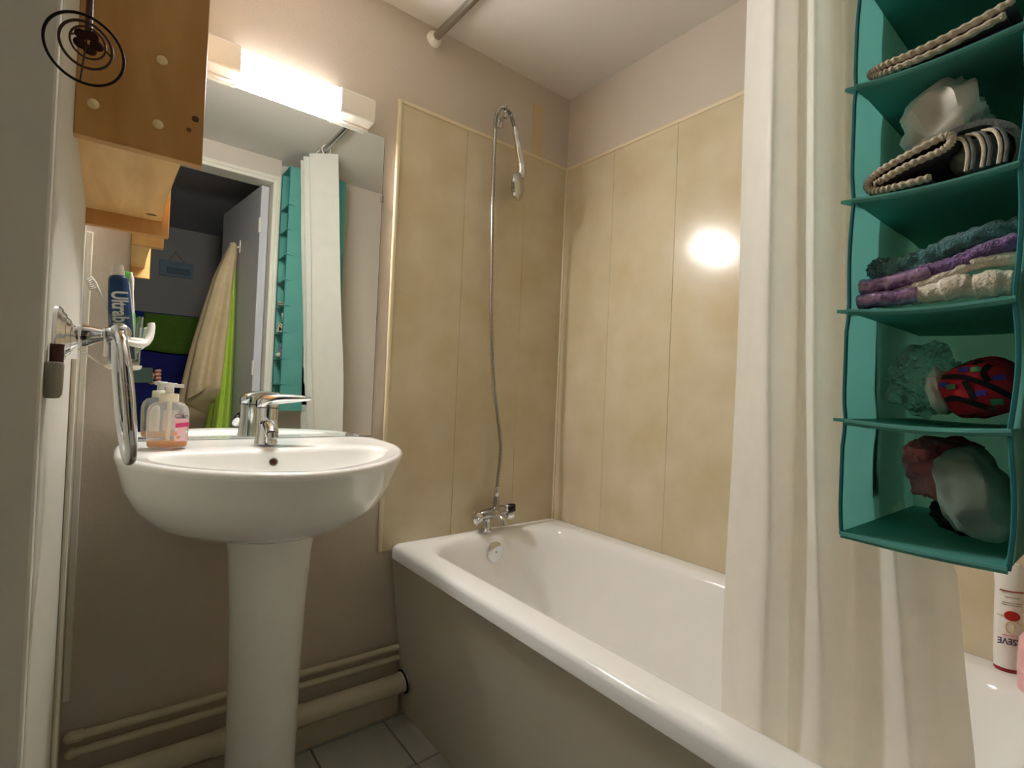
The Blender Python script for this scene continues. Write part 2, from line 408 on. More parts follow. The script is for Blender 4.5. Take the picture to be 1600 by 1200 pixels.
build('prong', cat(tube(spline([(-.346, -.035, 1.925), (-.350, -.048, 1.932), (-.350, -.060, 1.938), (-.349, -.066, 1.952)], 4), .0038, 8), tube(spline([(-.330, -.035, 1.925), (-.326, -.048, 1.93), (-.327, -.062, 1.93), (-.327, -.068, 1.94)], 4), .0038, 8)), 'chrome', hk, smooth=True)
sh = thing('hand_shower', 'chrome hand shower hanging head down from its hose', 'shower head', (-.307, -.056, 1.893))
build('handle', tube(spline([(-.307, -.056, 1.897), (-.300, -.057, 1.872), (-.290, -.058, 1.835), (-.279, -.060, 1.79), (-.274, -.061, 1.755), (-.279, -.060, 1.73)], 5), [.0075]*4+[.0105]*6+[.012]*8+[.0135]*6+[.014]*2, 14), 'chrome', sh, smooth=True)
nrm = Vector((-.523, .852, .06)).normalized()
build('head', lathe([(.012, -.013), (.035, -.010), (.046, -.003), (.048, .004), (.046, .007)], (-.286, -.064, 1.697), nrm, 30), 'chrome', sh, smooth=True)
build('spray_face', lathe([(.045, .006), (.043, .010), (.02, .0115), (.001, .0118)], (-.286, -.064, 1.697), nrm, 30), 'chrome_dull', sh, smooth=True)

# ------------------------------------------------------------------ washbasin
BX = -1.053; BCY = -.30; N = 96
def outline_r(th):
    # radius from (BX, BCY) to the outer outline in direction th
    dx, dy = math.cos(th), math.sin(th)
    def inside(r):
        x = dx*r; y = BCY+dy*r
        if y > -.002: return False
        if y > -.17:
            hw = .2955-.012*((y+.17)/.17)**2
            return abs(x) < hw
        b = .320; q = min(1, (-.17-y)/b)
        if -.17-y > b: return False
        return abs(x) < .2955*(1-q**1.75)**(1/1.75)
    lo, hi = 0, .6
    for _ in range(40):
        mid = (lo+hi)/2
        if inside(mid): lo = mid
        else: hi = mid
    return lo
TH = [2*math.pi*i/N for i in range(N)]
RO = [outline_r(t) for t in TH]
for _ in range(2): RO = [(RO[i-1]+2*RO[i]+RO[(i+1) % N])/4 for i in range(N)]
RI = []
for t, r in zip(TH, RO):
    a = r-.045; s = math.sin(t)
    if s > .02:
        b = .118/s; RI.append((a**-7+b**-7)**(-1/7))
    else: RI.append(a)
for _ in range(2): RI = [(RI[i-1]+2*RI[i]+RI[(i+1) % N])/4 for i in range(N)]
def rimz(y): return .848+.03*min(0, (y+.05))*1.0
def bring(rad, dz, z0=None):
    P = []
    for t, r in zip(TH, rad):
        y = min(BCY+math.sin(t)*r, -.002); P.append((BX+math.cos(t)*r, y, rimz(y)+dz if z0 is None else z0))
    return P
def under(s, z):   # outer body ring, scaled about the wall line
    P = []
    for t, r in zip(TH, RO):
        x = math.cos(t)*r; y = min(BCY+math.sin(t)*r, -.002)
        P.append((BX+x*s, y*(s*.92+.08), z))
    return P
rings = [under(.36, .652), under(.50, .657), under(.66, .669), under(.79, .694), under(.875, .726), under(.94, .768), under(.976, .81)]
rings += [bring([r-.002 for r in RO], -.016), bring(RO, -.009), bring([r-.002 for r in RO], -.004), bring([r-.007 for r in RO], .0), bring([r-.013 for r in RO], -.001)]
mixr = lambda k: [a*(1-k)+b*k for a, b in zip(RO, RI)]
rings += [bring(mixr(.55), -.004), bring([r+.006 for r in RI], -.004), bring([r-.001 for r in RI], -.006), bring([r*.975 for r in RI], -.014), bring([r*.94 for r in RI], -.03), bring([r*.86 for r in RI], -.065), bring([r*.70 for r in RI], -.10), bring([r*.45 for r in RI], -.12), bring([r*.18 for r in RI], -.126)]
wbz = thing('wash_basin', 'white ceramic washbasin on its pedestal under the mirror', 'washbasin', (BX, -.2, .655))
build('basin_body', loft(rings), 'ceramic', wbz, smooth=True, auto=1.3)
build('overflow_hole', lathe([(.0095, -.004), (.0095, .0015), (.007, .002)], (BX-.006, -.190, .813), (0, -1, .35), 20), 'chrome_dull', wbz, smooth=True)
build('overflow_inside', lathe([(.0068, .0016), (.0068, .0028)], (BX-.006, -.190, .813), (0, -1, .35), 18), 'rust', wbz)
build('drain', lathe([(.022, 0), (.022, .004), (.014, .006)], (BX, -.30, .713), (0, 0, 1), 20), 'chrome', wbz, smooth=True)
ped = []
for z, hw, dp in ((0, .084, .105), (.03, .077, .100), (.15, .071, .094), (.35, .073, .096), (.52, .079, .102), (.62, .085, .110), (.660, .090, .116)):
    P = []
    for i in range(40):
        a = 2*math.pi*i/40
        y = -.19+math.sin(a)*dp*(1.0 if math.sin(a) < 0 else .75)
        P.append((-1.058+math.copysign(abs(math.cos(a))**.85, math.cos(a))*hw, y, z))
    ped.append(P)
solo('basin_pedestal', loft(ped), 'ceramic', 'white ceramic pedestal column standing under the washbasin', 'pedestal', smooth=True, auto=1.2)

# basin tap
FX, FY, FZ = -1.058, -.105, .8455
fa = thing('basin_tap', 'chrome single lever tap on the washbasin', 'tap', (FX, FY, FZ))
build('tap_body', lathe([(.026, 0), (.026, .003), (.0245, .008), (.023, .03), (.0225, .06), (.0235, .078), (.0235, .086)], (FX, FY, FZ), (.02, .03, 1), 28), 'chrome', fa, smooth=True)
build('spout', tube(spline([(FX, FY-.005, FZ+.048), (FX-.003, FY-.04, FZ+.05), (FX-.007, FY-.075, FZ+.043), (FX-.010, FY-.098, FZ+.030)], 5), [.017]*4+[.0155]*5+[.0145]*5+[.0135]*2, 16), 'chrome', fa, smooth=True)
build('aerator', lathe([(.0125, 0), (.0125, .008), (.0115, .012), (.0095, .0125)], (FX-.010, FY-.098, FZ+.033), (.02, -.45, -1), 18), 'chrome_dull', fa, smooth=True)
build('seam_ring', lathe([(.0240, .0855), (.0240, .0875)], (FX, FY, FZ), (.02, .03, 1), 28), 'black_plastic', fa)
lv = []
for i in range(12):
    t = i/11; x = FX-.022+.112*t
    y = FY+.006-.035*t
    z = FZ+.098+.012*math.sin(min(1, t*2.2)*math.pi/2)+.008*t
    wd = .0245*(1-.0*t) if t < .3 else .0245-.014*((t-.3)/.7)
    hh = .013*(1-t)**.8+.0028
    if i == 0: wd *= .55; hh *= .5
    if i == 11: wd *= .7
    lv.append([(x+math.cos(a)*0, y+math.cos(a)*wd, z-(.004*t)+math.sin(a)*hh-(.004 if math.sin(a) < 0 else 0)) for a in [2*math.pi*k/16 for k in range(16)]])
lever = build('lever', loft(lv), 'chrome', fa, smooth=True, auto=1.0)
build('lever_base', lathe([(.0238, .0875), (.0238, .097), (.021, .108), (.012, .114)], (FX, FY, FZ), (.02, .03, 1), 28), 'chrome', fa, smooth=True)

# mirror
mi = thing('wall_mirror', 'large frameless rectangular mirror above the washbasin', 'mirror', (-1.041, 0, .849))
build('glass', box(-1.333, -.005, .849, -.749, -.001, 1.7275), 'mirror_glass', mi)
build('edge', cat(box(-1.3335, -.0048, .8485, -1.333, -.0005, 1.7275), box(-.749, -.0048, .8485, -.7478, -.0005, 1.7275), box(-1.333, -.0048, 1.727, -.749, -.0005, 1.728), box(-1.333, -.0056, .8472, -.749, -.0005, .849)), 'mirror_edge', mi)
for cx_, cz_, hw, hh in ((-.749, 1.546, .004, .009), (-.814, .853, .011, .0045), (-1.25, .853, .011, .0045), (-1.333, 1.546, .004, .009)):
    build('clip', box(cx_-hw, -.009, cz_-hh, cx_+hw, -.0005, cz_+hh), 'chrome_dull', mi, bevel=.001)

# lamp above the mirror
la = thing('mirror_lamp', 'lit tube lamp with white end caps above the mirror', 'lamp', (-1.043, 0, 1.73))
def capm(x0, x1, o=0.0):
    pr = [(0, 1.805-o*1.8), (-.047+o, 1.803-o*1.8), (-.052+o, 1.797-o*1.8), (-.052+o, 1.741+o*.3), (-.047+o, 1.737+o*.3), (0, 1.7335+o*.2)]
    return loft([[(x0, y, z) for y, z in pr], [(x1, y, z) for y, z in pr]])
build('end_cap', capm(-1.29, -1.140), 'lamp_cap', la, bevel=.002)
build('end_cap', capm(-.898, -.800), 'lamp_cap', la, bevel=.002)
build('diffuser', capm(-1.1395, -.8985, .006), 'lamp_glow', la)
build('added_top_shield', box(-1.1398, -.0455, 1.7942, -.8982, -.0005, 1.7985), 'added_shield_glow', la)  # added cover, cuts the light thrown on the wall above
build('back_plate', box(-1.288, -.0075, 1.7255, -.802, 0, 1.80), 'lamp_cap', la)

# ------------------------------------------------------------------ pine wall shelf
SX = -1.270
ws = thing('wall_shelf', 'varnished pine wall shelf unit high on the left wall', 'shelf', (XL, -.32, 1.30))
def sidepanel(y0, y1):
    pr = [(XL, 1.302), (SX, 1.302), (SX, 1.94), (XL, 1.94)]
    return loft([[(x, y0, z) for x, z in pr], [(x, y1, z) for x, z in pr]])
p1 = build('side_panel', sidepanel(-.580, -.562), 'pine_v', ws, bevel=.0015)
p2 = build('side_panel', sidepanel(-.078, -.060), 'pine_v', ws, bevel=.0015)
for z in (1.334, 1.62, 1.90):
    pr = []
    for i in range(15):
        y = -.562+.484*i/14
        e = (SX-.014)-.004*math.sin(math.pi*i/14)
        pr.append((e, y))
    lo = [(XL, -.562, z)]+[(x, y, z) for x, y in pr]+[(XL, -.078, z)]
    build('board', loft([lo, [(x, y, zz+.018) for x, y, zz in lo]]), 'pine_h', ws)
pm = None
for par, yy, ax in ((p1, -.580, -1), (p2, -.060, 1)):
    for x, z in ((-1.323, 1.432), (-1.393, 1.345), (-1.324, 1.343), (-1.323, 1.63), (-1.393, 1.63), (-1.323, 1.91), (-1.393, 1.91)):
        build('plug', lathe([(.0065, -.001), (.0065, .0005), (.0045, .0022), (.0005, .003)], (x, yy, z), (0, ax, 0), 14), 'plug', par, smooth=True)
build('knot', lathe([(.0055, -.0005), (.004, .0004)], (-1.281, -.580, 1.366), (0, -1, 0), 9), 'knot', p1)
build('knot', lathe([(.0035, -.0005), (.003, .0004)], (-1.288, -.580, 1.348), (0, -1, 0), 9), 'knot', p1)
kn = xf(lathe([(.007, -.0006), (.006, .0006)], (0, 0, 0), (0, 0, -1), 12), Matrix.Translation((-1.305, -.125, 1.334)) @ Matrix.Diagonal((1.5, 1, 1, 1)))
build('knot', kn, 'knot', ws)

# ------------------------------------------------------------------ towel ring + grey plastic holder
RY, RZ = -.70, 1.044
tr = thing('towel_ring', 'chrome towel ring on the left wall with a bell shaped mount', 'towel ring', (XL, RY, RZ))
build('rosette', lathe([(.033, 0), (.033, .003), (.030, .006), (.0275, .0062), (.0245, .0095), (.0215, .010), (.018, .0135), (.0155, .014), (.012, .017), (.009, .020)], (XL, RY, RZ-.007), (1, 0, 0), 26), 'chrome', tr, smooth=True, auto=.5)
build('post', lathe([(.008, .014), (.0115, .018), (.0125, .024), (.0105, .031), (.0075, .038), (.0065, .041), (.009, .043), (.009, .046), (.006, .050)], (XL, RY, RZ-.007), (1, 0, .13), 22), 'chrome', tr, smooth=True)
build('ball_joint', ball((XL+.056, RY, RZ+.002), .0105, n=20, m=12), 'chrome', tr, smooth=True)
rg = []
yaw = math.radians(2.5); tilt = math.radians(6)
Mr = Matrix.Translation((XL+.0545, RY-.004, RZ)) @ Matrix.Rotation(yaw, 4, 'Z') @ Matrix.Rotation(-tilt, 4, 'Y')
for i in range(48):
    a = 2*math.pi*i/48; rg.append(Mr @ Vector((0, .068*math.cos(a), -.072+.072*math.sin(a))))
build('ring', tube(rg, .0058, 12, closed=True), 'chrome', tr, smooth=True)
gh = thing('wall_bumper', 'grey plastic knob on a rusty stem below the towel ring', 'bumper', (XL, -.775, .97))
build('stem', lathe([(.0055, 0), (.0055, .03)], (XL+.0065, -.768, .996), (0, 0, 1), 12), 'rust', gh, smooth=True)
build('knob', lathe([(.002, -.017), (.006, -.0165), (.008, -.013), (.0085, .0), (.0085, .016), (.0075, .018), (.004, .0185)], (XL+.0045, -.775, .990), (0, 0, 1), 20), 'holder_grey', gh, smooth=True)

# ------------------------------------------------------------------ tumbler, holder, brushes
GX, GY = -1.337, -.072
th = thing('tumbler_holder', 'white plastic tumbler holder fixed beside the mirror', 'holder', (GX, -.02, 1.01))
ringp = [(GX+.0345*math.cos(a), GY+.0345*math.sin(a), 1.072) for a in [2*math.pi*i/32 for i in range(32)]]
build('ring', tube(ringp, .0042, 8, closed=True), 'white_plastic', th, smooth=True)
build('wall_plate', box(-1.372, -.008, 1.035, -1.3345, -.0002, 1.10), 'white_plastic', th, bevel=.003)
build('arm', cat(tube([(-1.36, -.006, 1.072), (-1.357, -.043, 1.072)], .006, 8)), 'white_plastic', th, smooth=True)
build('hook', tube(spline([(GX-.01, GY-.036, 1.068), (GX+.018, GY-.036, 1.062), (GX+.034, GY-.026, 1.066), (GX+.042, GY-.014, 1.082), (GX+.044, GY-.006, 1.104), (GX+.043, GY-.004, 1.112)], 5), [.006]*6+[.007]*8+[.0075]*8+[.007]*3+[.004], 12), 'white_plastic', th, smooth=True)
build('base_dish', lathe([(.024, 0), (.030, .003), (.032, .009), (.0305, .010), (.028, .005), (.001, .004)], (GX, GY, 1.008), (0, 0, 1), 28), 'white_plastic', th, smooth=True)
build('clear_bracket', cat(tube(spline([(XL+.001, -.09, 1.078), (XL+.012, -.10, 1.058), (XL+.03, -.105, 1.068), (GX-.034, -.09, 1.068)], 5), .005, 6), tube(spline([(XL+.001, -.10, 1.045), (XL+.03, -.108, 1.022), (GX-.028, -.095, 1.014)], 5), .0018, 6)), 'clear_plastic', th, smooth=True)
solo('drinking_glass', lathe([(.001, 0), (.0265, 0), (.0275, .003), (.030, .095), (.0305, .105), (.0288, .105), (.0262, .008), (.001, .007)], (GX, GY, 1.0175), (0, 0, 1), 32), 'drink_glass', 'clear tumbler with toothpaste and toothbrushes beside the mirror', 'glass', smooth=True, root=(GX, GY, 1.0175))
# toothpaste: tube axis a, width wv (facing camera)
a0 = Vector((GX-.002, GY-.006, 1.03)); a1 = Vector((GX-.017, GY-.004, 1.2045)); ad = (a1-a0).normalized()
view = Vector((0.02, 1, 0)); wv = ad.cross(view).normalized()*-1
wv = Vector((1, 0, 0))-ad*ad.x; wv.normalize(); dv = ad.cross(wv).normalized()
if dv.y > 0: dv = -dv
tp = thing('toothpaste_tube', 'blue toothpaste tube standing cap up in the tumbler', 'toothpaste', a0)
rr_ = []
for t, hw, hd in ((0, .0225, .0012), (.04, .0225, .003), (.3, .0215, .008), (.6, .0205, .011), (.8, .019, .0135), (.95, .0175, .0155), (.985, .0155, .0145), (1.0, .012, .0115)):
    c = a0+(a1-a0)*t
    rr_.append([c+wv*math.copysign(abs(math.cos(k))**.8, math.cos(k))*hw+dv*math.sin(k)*hd for k in [2*math.pi*i/24 for i in range(24)]])
build('tube', loft(rr_), 'tube_blue', tp, smooth=True)
build('cap', lathe([(.0115, 0), (.0115, .003), (.0105, .021), (.0095, .0225)], a1, ad, 20), 'white_plastic', tp, smooth=True)
build('side_stripe', tube([a0+wv*.0222+dv*.001, a0+(a1-a0)*.5+wv*.0208+dv*.003, a0+(a1-a0)*.93+wv*.0172+dv*.004], .0016, 6), 'white_plastic', tp)
tcn = a0+(a1-a0)*.52
dn = (dv*1.0+ad*0.035).normalized()
xd = -ad
text('lettering', 'Ultrabrite', .038, tcn+dv*.0118-wv*.001, xd+dv*(-.045), wv, 'letter_silver', tp, .0006, sx=.66, bold=.0011)
def brush(label, p0, p1, head_dir, hcol, mcol, bcol):
    p0, p1 = Vector(p0), Vector(p1); d = (p1-p0).normalized()
    t = thing('toothbrush', label, 'toothbrush', p0)
    n_ = 14; pts = [p0+(p1-p0)*(i/(n_-1))+Vector(head_dir)*(-.004*math.sin(math.pi*i/(n_-1))) for i in range(n_)]
    build('handle', tube(pts, [.0045, .0052, .0055, .0055, .0052, .005, .0045, .004, .0034, .003, .003, .0045, .0055, .003], 10), hcol, t, smooth=True)
    if mcol: build('grip', tube(pts[1:8], [.0056, .0061, .0063, .0062, .006, .0056, .005], 10), mcol, t, smooth=True)
    H = Vector(head_dir).normalized(); tuft = []
    s = d.cross(H).normalized()
    for i in range(6):
        for j in (-1, 1):
            c = p1-d*(.002+.0042*i)+s*.0024*j
            tuft.append(tube([c, c+H*.0115], .0017, 6))
    build('bristles', cat(*tuft), bcol, t)
    return t
brush('white and green toothbrush leaning right in the tumbler', (GX+.010, GY+.01, 1.03), (GX+.004, GY+.012, 1.218), (-1, -.2, .05), 'white_plastic', 'brush_green', 'brush_green')
brush('clear pale toothbrush leaning left in the tumbler', (GX+.008, GY+.006, 1.035), (GX-.062, GY+.01, 1.197), (-.6, -.5, -.5), 'brush_clear', None, 'white_plastic')

# ------------------------------------------------------------------ soap dispenser
QX, QY, QZ = -1.257, -.118, .8465
sp = thing('soap_dispenser', 'clear pump bottle with a little orange soap on the washbasin', 'soap bottle', (QX, QY, QZ))
def oval(hw, hd, z, n=32, p=.75):
    return [(QX+math.copysign(abs(math.cos(k))**p, math.cos(k))*hw, QY+math.copysign(abs(math.sin(k))**p, math.sin(k))*hd, QZ+z) for k in [2*math.pi*i/n for i in range(n)]]
build('bottle', loft([oval(.033, .017, 0), oval(.036, .0195, .003), oval(.0375, .0205, .02), oval(.0385, .021, .06), oval(.038, .0208, .075), oval(.035, .02, .086), oval(.028, .018, .0935), oval(.016, .0145, .0975, p=1), oval(.0125, .0125, .099, p=1)]), 'clear_plastic', sp, smooth=True, auto=1.2)
build('soap', loft([oval(.033, .0165, .002), oval(.0355, .0188, .005), oval(.0365, .0197, .0125), oval(.0362, .0195, .0138)]), 'soap_liquid', sp, smooth=True, auto=.9)
build('dip_tube', tube([(QX, QY, QZ+.01), (QX+.001, QY, QZ+.098)], .004, 8), 'pump_cream', sp, smooth=True)
build('collar', lathe([(.0175, .098), (.0175, .112), (.016, .1145), (.011, .115)], (QX, QY, QZ), (0, 0, 1), 26), 'pump_cream', sp, smooth=True)
build('pump_head', cat(lathe([(.008, .114), (.008, .128), (.0135, .129), (.0145, .133), (.0135, .137), (.001, .1375)], (QX, QY, QZ), (0, 0, 1), 22), loft([[(QX+.004+.02*t, QY-.004-.010*t+dx, QZ+.131+dz) for dx, dz in ((-.006, -.003), (.006, -.003), (.006, .0045), (-.006, .0045))] for t in (0, 1)])), 'white_plastic', sp, smooth=True)
fy = QY-.0213
def patch(name, cx_, cz_, hw, hh, mname, skew=0):
    v = [(QX+cx_-hw, fy, QZ+cz_-hh), (QX+cx_+hw, fy, QZ+cz_-hh+skew), (QX+cx_+hw, fy, QZ+cz_+hh+skew), (QX+cx_-hw, fy, QZ+cz_+hh)]
    v2 = [(a, b-.0004, c) for a, b, c in v]
    build(name, loft([v, v2]), mname, sp)
patch('label_patch', .022, .038, .0115, .024, 'label_pale')
fy -= .0005; patch('label_ribbon', .024, .047, .0125, .0045, 'label_pink', .003)
for i, (cx_, cz_, r_) in enumerate(((.012, .03, .004), (.018, .022, .0038), (.026, .024, .004), (.031, .033, .0038), (.013, .04, .003))):
    build('flower', lathe([(r_, 0), (r_*.5, .0006)], (QX+cx_, fy, QZ+cz_), (0, -1, 0), 8), 'label_orange' if i < 2 else 'white_plastic', sp)
text('lettering', 'Cien', .013, (QX+.022, fy-.0004, QZ+.068), (1, 0, .1), (0, 0, 1), 'ink_grey', sp)

# ------------------------------------------------------------------ pipes
def pipe(name, z0, z1, r, y, x0, x1, m, label, extra=None):
    t = thing(name, label, 'pipe', (x0, y, z0))
    build('run', tube([(x0, y, z0), (x1, y, z1)], r, 16), m, t, smooth=True)
    return t
t = pipe('water_pipe', .226, .209, .0085, -.022, XL+.012, -.640, 'pipe_paint', 'upper thin cream water pipe along the wall')
build('elbow', ball((XL+.018, -.022, .226), .0125, n=12, m=8), 'pipe_paint', t, smooth=True)
build('fitting', lathe([(.0125, 0), (.0125, .018)], (XL+.02, -.022, .226), (1, 0, -.02), 10), 'pipe_paint', t)
t = pipe('water_pipe', .192, .177, .0085, -.022, XL+.012, -.636, 'pipe_paint', 'lower thin cream water pipe along the wall')
build('elbow', ball((XL+.018, -.022, .192), .011, n=12, m=8), 'pipe_paint', t, smooth=True)
t = pipe('waste_pipe', .126, .112, .0265, -.044, XL+.002, -.612, 'pipe_paint', 'thick cream waste pipe running into the bathtub panel')
build('sleeve', lathe([(.0285, 0), (.0285, .03)], (-.645, -.044, .1128), (1, 0, -.018), 20), 'pipe_paint', t, smooth=True)
build('sleeve', lathe([(.0285, 0), (.0285, .03)], (-1.13, -.044, .1205), (1, 0, -.018), 20), 'pipe_paint', t, smooth=True)
build('hole_rim', lathe([(.034, 0), (.034, .004)], (-.6285, -.044, .112), (-1, 0, -.116), 20), 'dark_hole', t)

# ------------------------------------------------------------------ curtain rod + curtain
RX, RZ2 = -.60, 2.092
rod = thing('curtain_rod', 'grey metal shower curtain rod under the ceiling', 'rod', (RX, 0, RZ2))
build('bar', tube([(RX, -.004, RZ2), (RX, -1.458, RZ2)], .0125, 18), 'chrome_dull', rod, smooth=True)
for y, d in ((0, -1), (-1.462, 1)):
    build('end_cup', lathe([(.024, 0), (.024, .006), (.019, .014), (.016, .022), (.0135, .022)], (RX, y, RZ2), (0, d, 0), 22), 'white_plastic', rod, smooth=True)
TOP = [(-.55, -.992), (-.605, -1.035), (-.655, -1.082), (-.63, -1.090), (-.59, -1.088), (-.60, -1.10), (-.64, -1.118), (-.668, -1.135), (-.64, -1.142), (-.59, -1.140), (-.60, -1.155), (-.64, -1.175), (-.665, -1.190), (-.63, -1.197), (-.58, -1.20), (-.56, -1.207)]
BOT = [(-.46, -.952), (-.515, -1.005), (-.565, -1.068), (-.54, -1.082), (-.49, -1.080), (-.505, -1.10), (-.545, -1.125), (-.568, -1.150), (-.54, -1.162), (-.48, -1.165), (-.50, -1.19), (-.545, -1.225), (-.567, -1.258), (-.53, -1.268), (-.47, -1.27), (-.44, -1.295)]
ts = spline([(x, y, 0) for x, y in TOP], 7); bs = spline([(x, y, 0) for x, y in BOT], 7)
ZT, ZB = 2.075, .22; rows = 70; G = []
for i in range(rows+1):
    z = ZT+(ZB-ZT)*i/rows
    k = min(1, max(0, (2.075-z)/(2.075-.52)))
    ky = k**1.4
    row = []
    for j, (a, b) in enumerate(zip(ts, bs)):
        wv_ = .006*k*math.sin(z*7+j*.21)+.010*k*noise.noise(Vector((j*.09, z*2.2, 4)))
        x = a.x*(1-k)+b.x*k+wv_; y = a.y*(1-ky)+b.y*ky+.004*k*noise.noise(Vector((j*.13, z*3, 9)))
        y = max(y, -1.2125 if z > .86 else -1.2125-(.86-z)*.9)
        if z < .56: x = max(x, -.567)
        row.append((x, y, z))
    G.append(row)
sc_ = thing('shower_curtain', 'white translucent shower curtain bunched beside the teal organizer', 'curtain', (RX, -1.1, ZB))
build('fabric', sheet(G), 'curtain', sc_, smooth=True, auto=3)
for j in range(4, len(ts)-2, 14):
    y = ts[j].y
    rp = [(RX+.022*math.cos(a)*.9, y+.001*math.sin(a*2), RZ2-.006+.022*math.sin(a)) for a in [2*math.pi*i/20 for i in range(20)]]
    build('curtain_ring', tube(rp, .0016, 6, closed=True), 'white_plastic', sc_, smooth=True)

# ------------------------------------------------------------------ hanging organizer
OX0, OX1, OY0, OY1 = -.702, -.425, -1.217, -1.354
LV = [.852, .980, 1.105, 1.232, 1.363, 1.488, 1.612, 1.735, 1.855, 2.040]
og = thing('hanging_organizer', 'tall teal fabric organizer of shelves hanging from the curtain rod', 'organizer', (-.56, -1.285, .85))
def fabric(fn, nu, nv, name, m, parent, solid=.0018):
    return build(name, sheet([[fn(u/nu, v/nv) for v in range(nv+1)] for u in range(nu+1)]), m, parent, smooth=True, solid=solid, auto=1.2)
def side(yc, s):
    def fn(u, v):
        x = OX0+(OX1-OX0)*u; z = LV[0]+(LV[-1]-LV[0])*v
        b = .0035*noise.noise(Vector((x*9, z*8, s*5)))
        for a, c in zip(LV, LV[1:]):
            if a <= z <= c: b += .0035*math.sin(math.pi*(z-a)/(c-a))*s
        return (x, min(yc+b, -1.2145) if s > 0 else yc+b, z)
    return fn
sp1 = fabric(side(OY0, 1), 12, 72, 'side_panel', 'teal', og, 0)
sp2 = fabric(side(OY1, -1), 12, 72, 'side_panel', 'teal', og, 0)
for par, yy, s in ((sp1, OY0, 1), (sp2, OY1, -1)):
    f_ = side(yy, s)
    build('binding', tube([Vector(f_(0, i/72))+Vector((-.001, 0, 0)) for i in range(73)], .0022, 6), 'teal_binding', par, smooth=True)
fabric(lambda u, v: (OX1-.002+.003*noise.noise(Vector((u*4, v*9, 2))), OY0+.004+(OY1-OY0-.008)*u, LV[0]+(LV[-1]-LV[0])*v), 6, 60, 'back_panel', 'teal', og, 0)
for i, z in enumerate(LV):
    sag = .004 if 0 < i < 9 else .002
    ear = .012 if 0 < i < 9 else .002
    def fn(u, v, z=z, sag=sag, ear=ear):
        x = OX0-.002+(OX1-OX0)*u; y = OY0+(OY1-OY0)*v
        if u == 0 and v == 0: y += ear; x -= .002
        return (x, y, z-sag*math.sin(math.pi*v)*(1-.4*u))
    s_ = fabric(fn, 8, 8, 'shelf', 'teal', og, .0035)
    build('shelf_hem', tube([Vector(fn(0, v/10))+Vector((0, 0 if v else -ear, 0)) for v in range(11)], .0036, 8), 'teal', s_, smooth=True)
for y in (-1.25, -1.32):
    build('hanging_loop', tube([(RX+.0165*math.cos(a), y, RZ2+.0165*math.sin(a)) for a in [2*math.pi*i/20 for i in range(20)]], .0022, 6, closed=True), 'teal_binding', og)
    build('hanging_strap', box(RX-.012, y-.008, 2.036, RX+.012, y+.008, 2.077), 'teal_binding', og)

# ---- contents.  yy(a): distance a from the left side panel; front plane x = OX0
def yy(a): return OY0-.003-a
def folded(name, label, prof, z0, thick, x0, x1, mname, edge=None, edge_r=.004, cat_='scarf', edge_name='knit_edge', bump_n=3):
    pts = spline([(0, yy(a), z0+b) for a, b in prof], 6)
    t = thing(name, label, cat_, (x0, yy(.06), z0))
    build('cloth', sheet([[(x0+(x1-x0)*k/10, p.y, p.z+.0012*noise.noise(Vector((k*.5, p.y*60, p.z*60)))) for p in pts] for k in range(11)]), mname, t, smooth=True, solid=thick, auto=1.5)
    if edge:
        dense = spline([(x0-.001, yy(a), z0+b) for a, b in prof], 6*bump_n)
        build(edge_name, tube(dense, [edge_r*(1 if (i//2) % 2 else .78) for i in range(len(dense))], 8), edge, t, smooth=True)
    return t
# shelf 4
z4 = LV[4]+.0025
folded('knit_scarf', 'folded mauve knit scarf with cream border on the upper visible shelf', [(.126, .030), (.09, .022), (.05, .017), (.02, .016), (.008, .0125), (.012, .0075), (.03, .007), (.07, .009), (.12, .018)], z4, .004, OX0+.006, -.50, 'mauve_knit', 'cream_knit', .0042)
folded('knit_cloth', 'thin dark navy cloth under the mauve scarf', [(.126, .006), (.09, .003), (.05, .0025), (.012, .0025)], z4+.003, .002, OX0+.01, -.50, 'navy_knit', cat_='cloth')
solo('navy_sock', blob((-.655, yy(.030), z4+.0245), (.03, .020, .0075), .12, 2, 3), 'navy_knit', 'small navy sock lying on the folded mauve scarf', 'sock', smooth=True)
# shelf 3
z3 = LV[3]+.003
folded('knit_scarf', 'charcoal knit scarf with thick cream border folded in a loop', [(.066, .0065), (.035, .005), (.014, .0065), (.0085, .016), (.018, .026), (.045, .037), (.076, .046), (.082, .040), (.074, .032), (.045, .025), (.020, .0155), (.018, .0135)], z3, .004, OX0+.006, -.52, 'charcoal_knit', 'cream_knit', .0045)
solo('white_pouch', blob((-.645, yy(.066), z3+.080), (.036, .036, .032), .30, 1.7, 12, boxy=.8, rot=Matrix.Rotation(-.35, 3, 'X')), 'white_cloth', 'crumpled white cloth pouch on the charcoal scarf', 'pouch', smooth=True)
gs = folded('striped_scarf', 'grey striped knit scarf bulging at the right of the charcoal scarf', [(.076, .046), (.09, .050), (.108, .048), (.124, .036), (.129, .018), (.126, .004)], z3, .006, OX0+.012, -.52, 'grey_knit')
for i, a in enumerate((.092, .0965, .104, .1085, .116, .1205)):
    pth = spline([(OX0+.010, yy(a-.012), z3+.043), (OX0+.006, yy(a-.002), z3+.038), (OX0+.004, yy(a+.003), z3+.022), (OX0+.004, yy(a+.002), z3+.004)], 6)
    build('fringe', tube(pth, .0018, 8), 'cream_knit' if i % 2 == 0 else 'grey_knit', gs, smooth=True)
build('fold', blob((-.665, yy(.102), z3+.026), (.026, .024, .020), .15, 2, 5), 'grey_knit', gs, smooth=True)
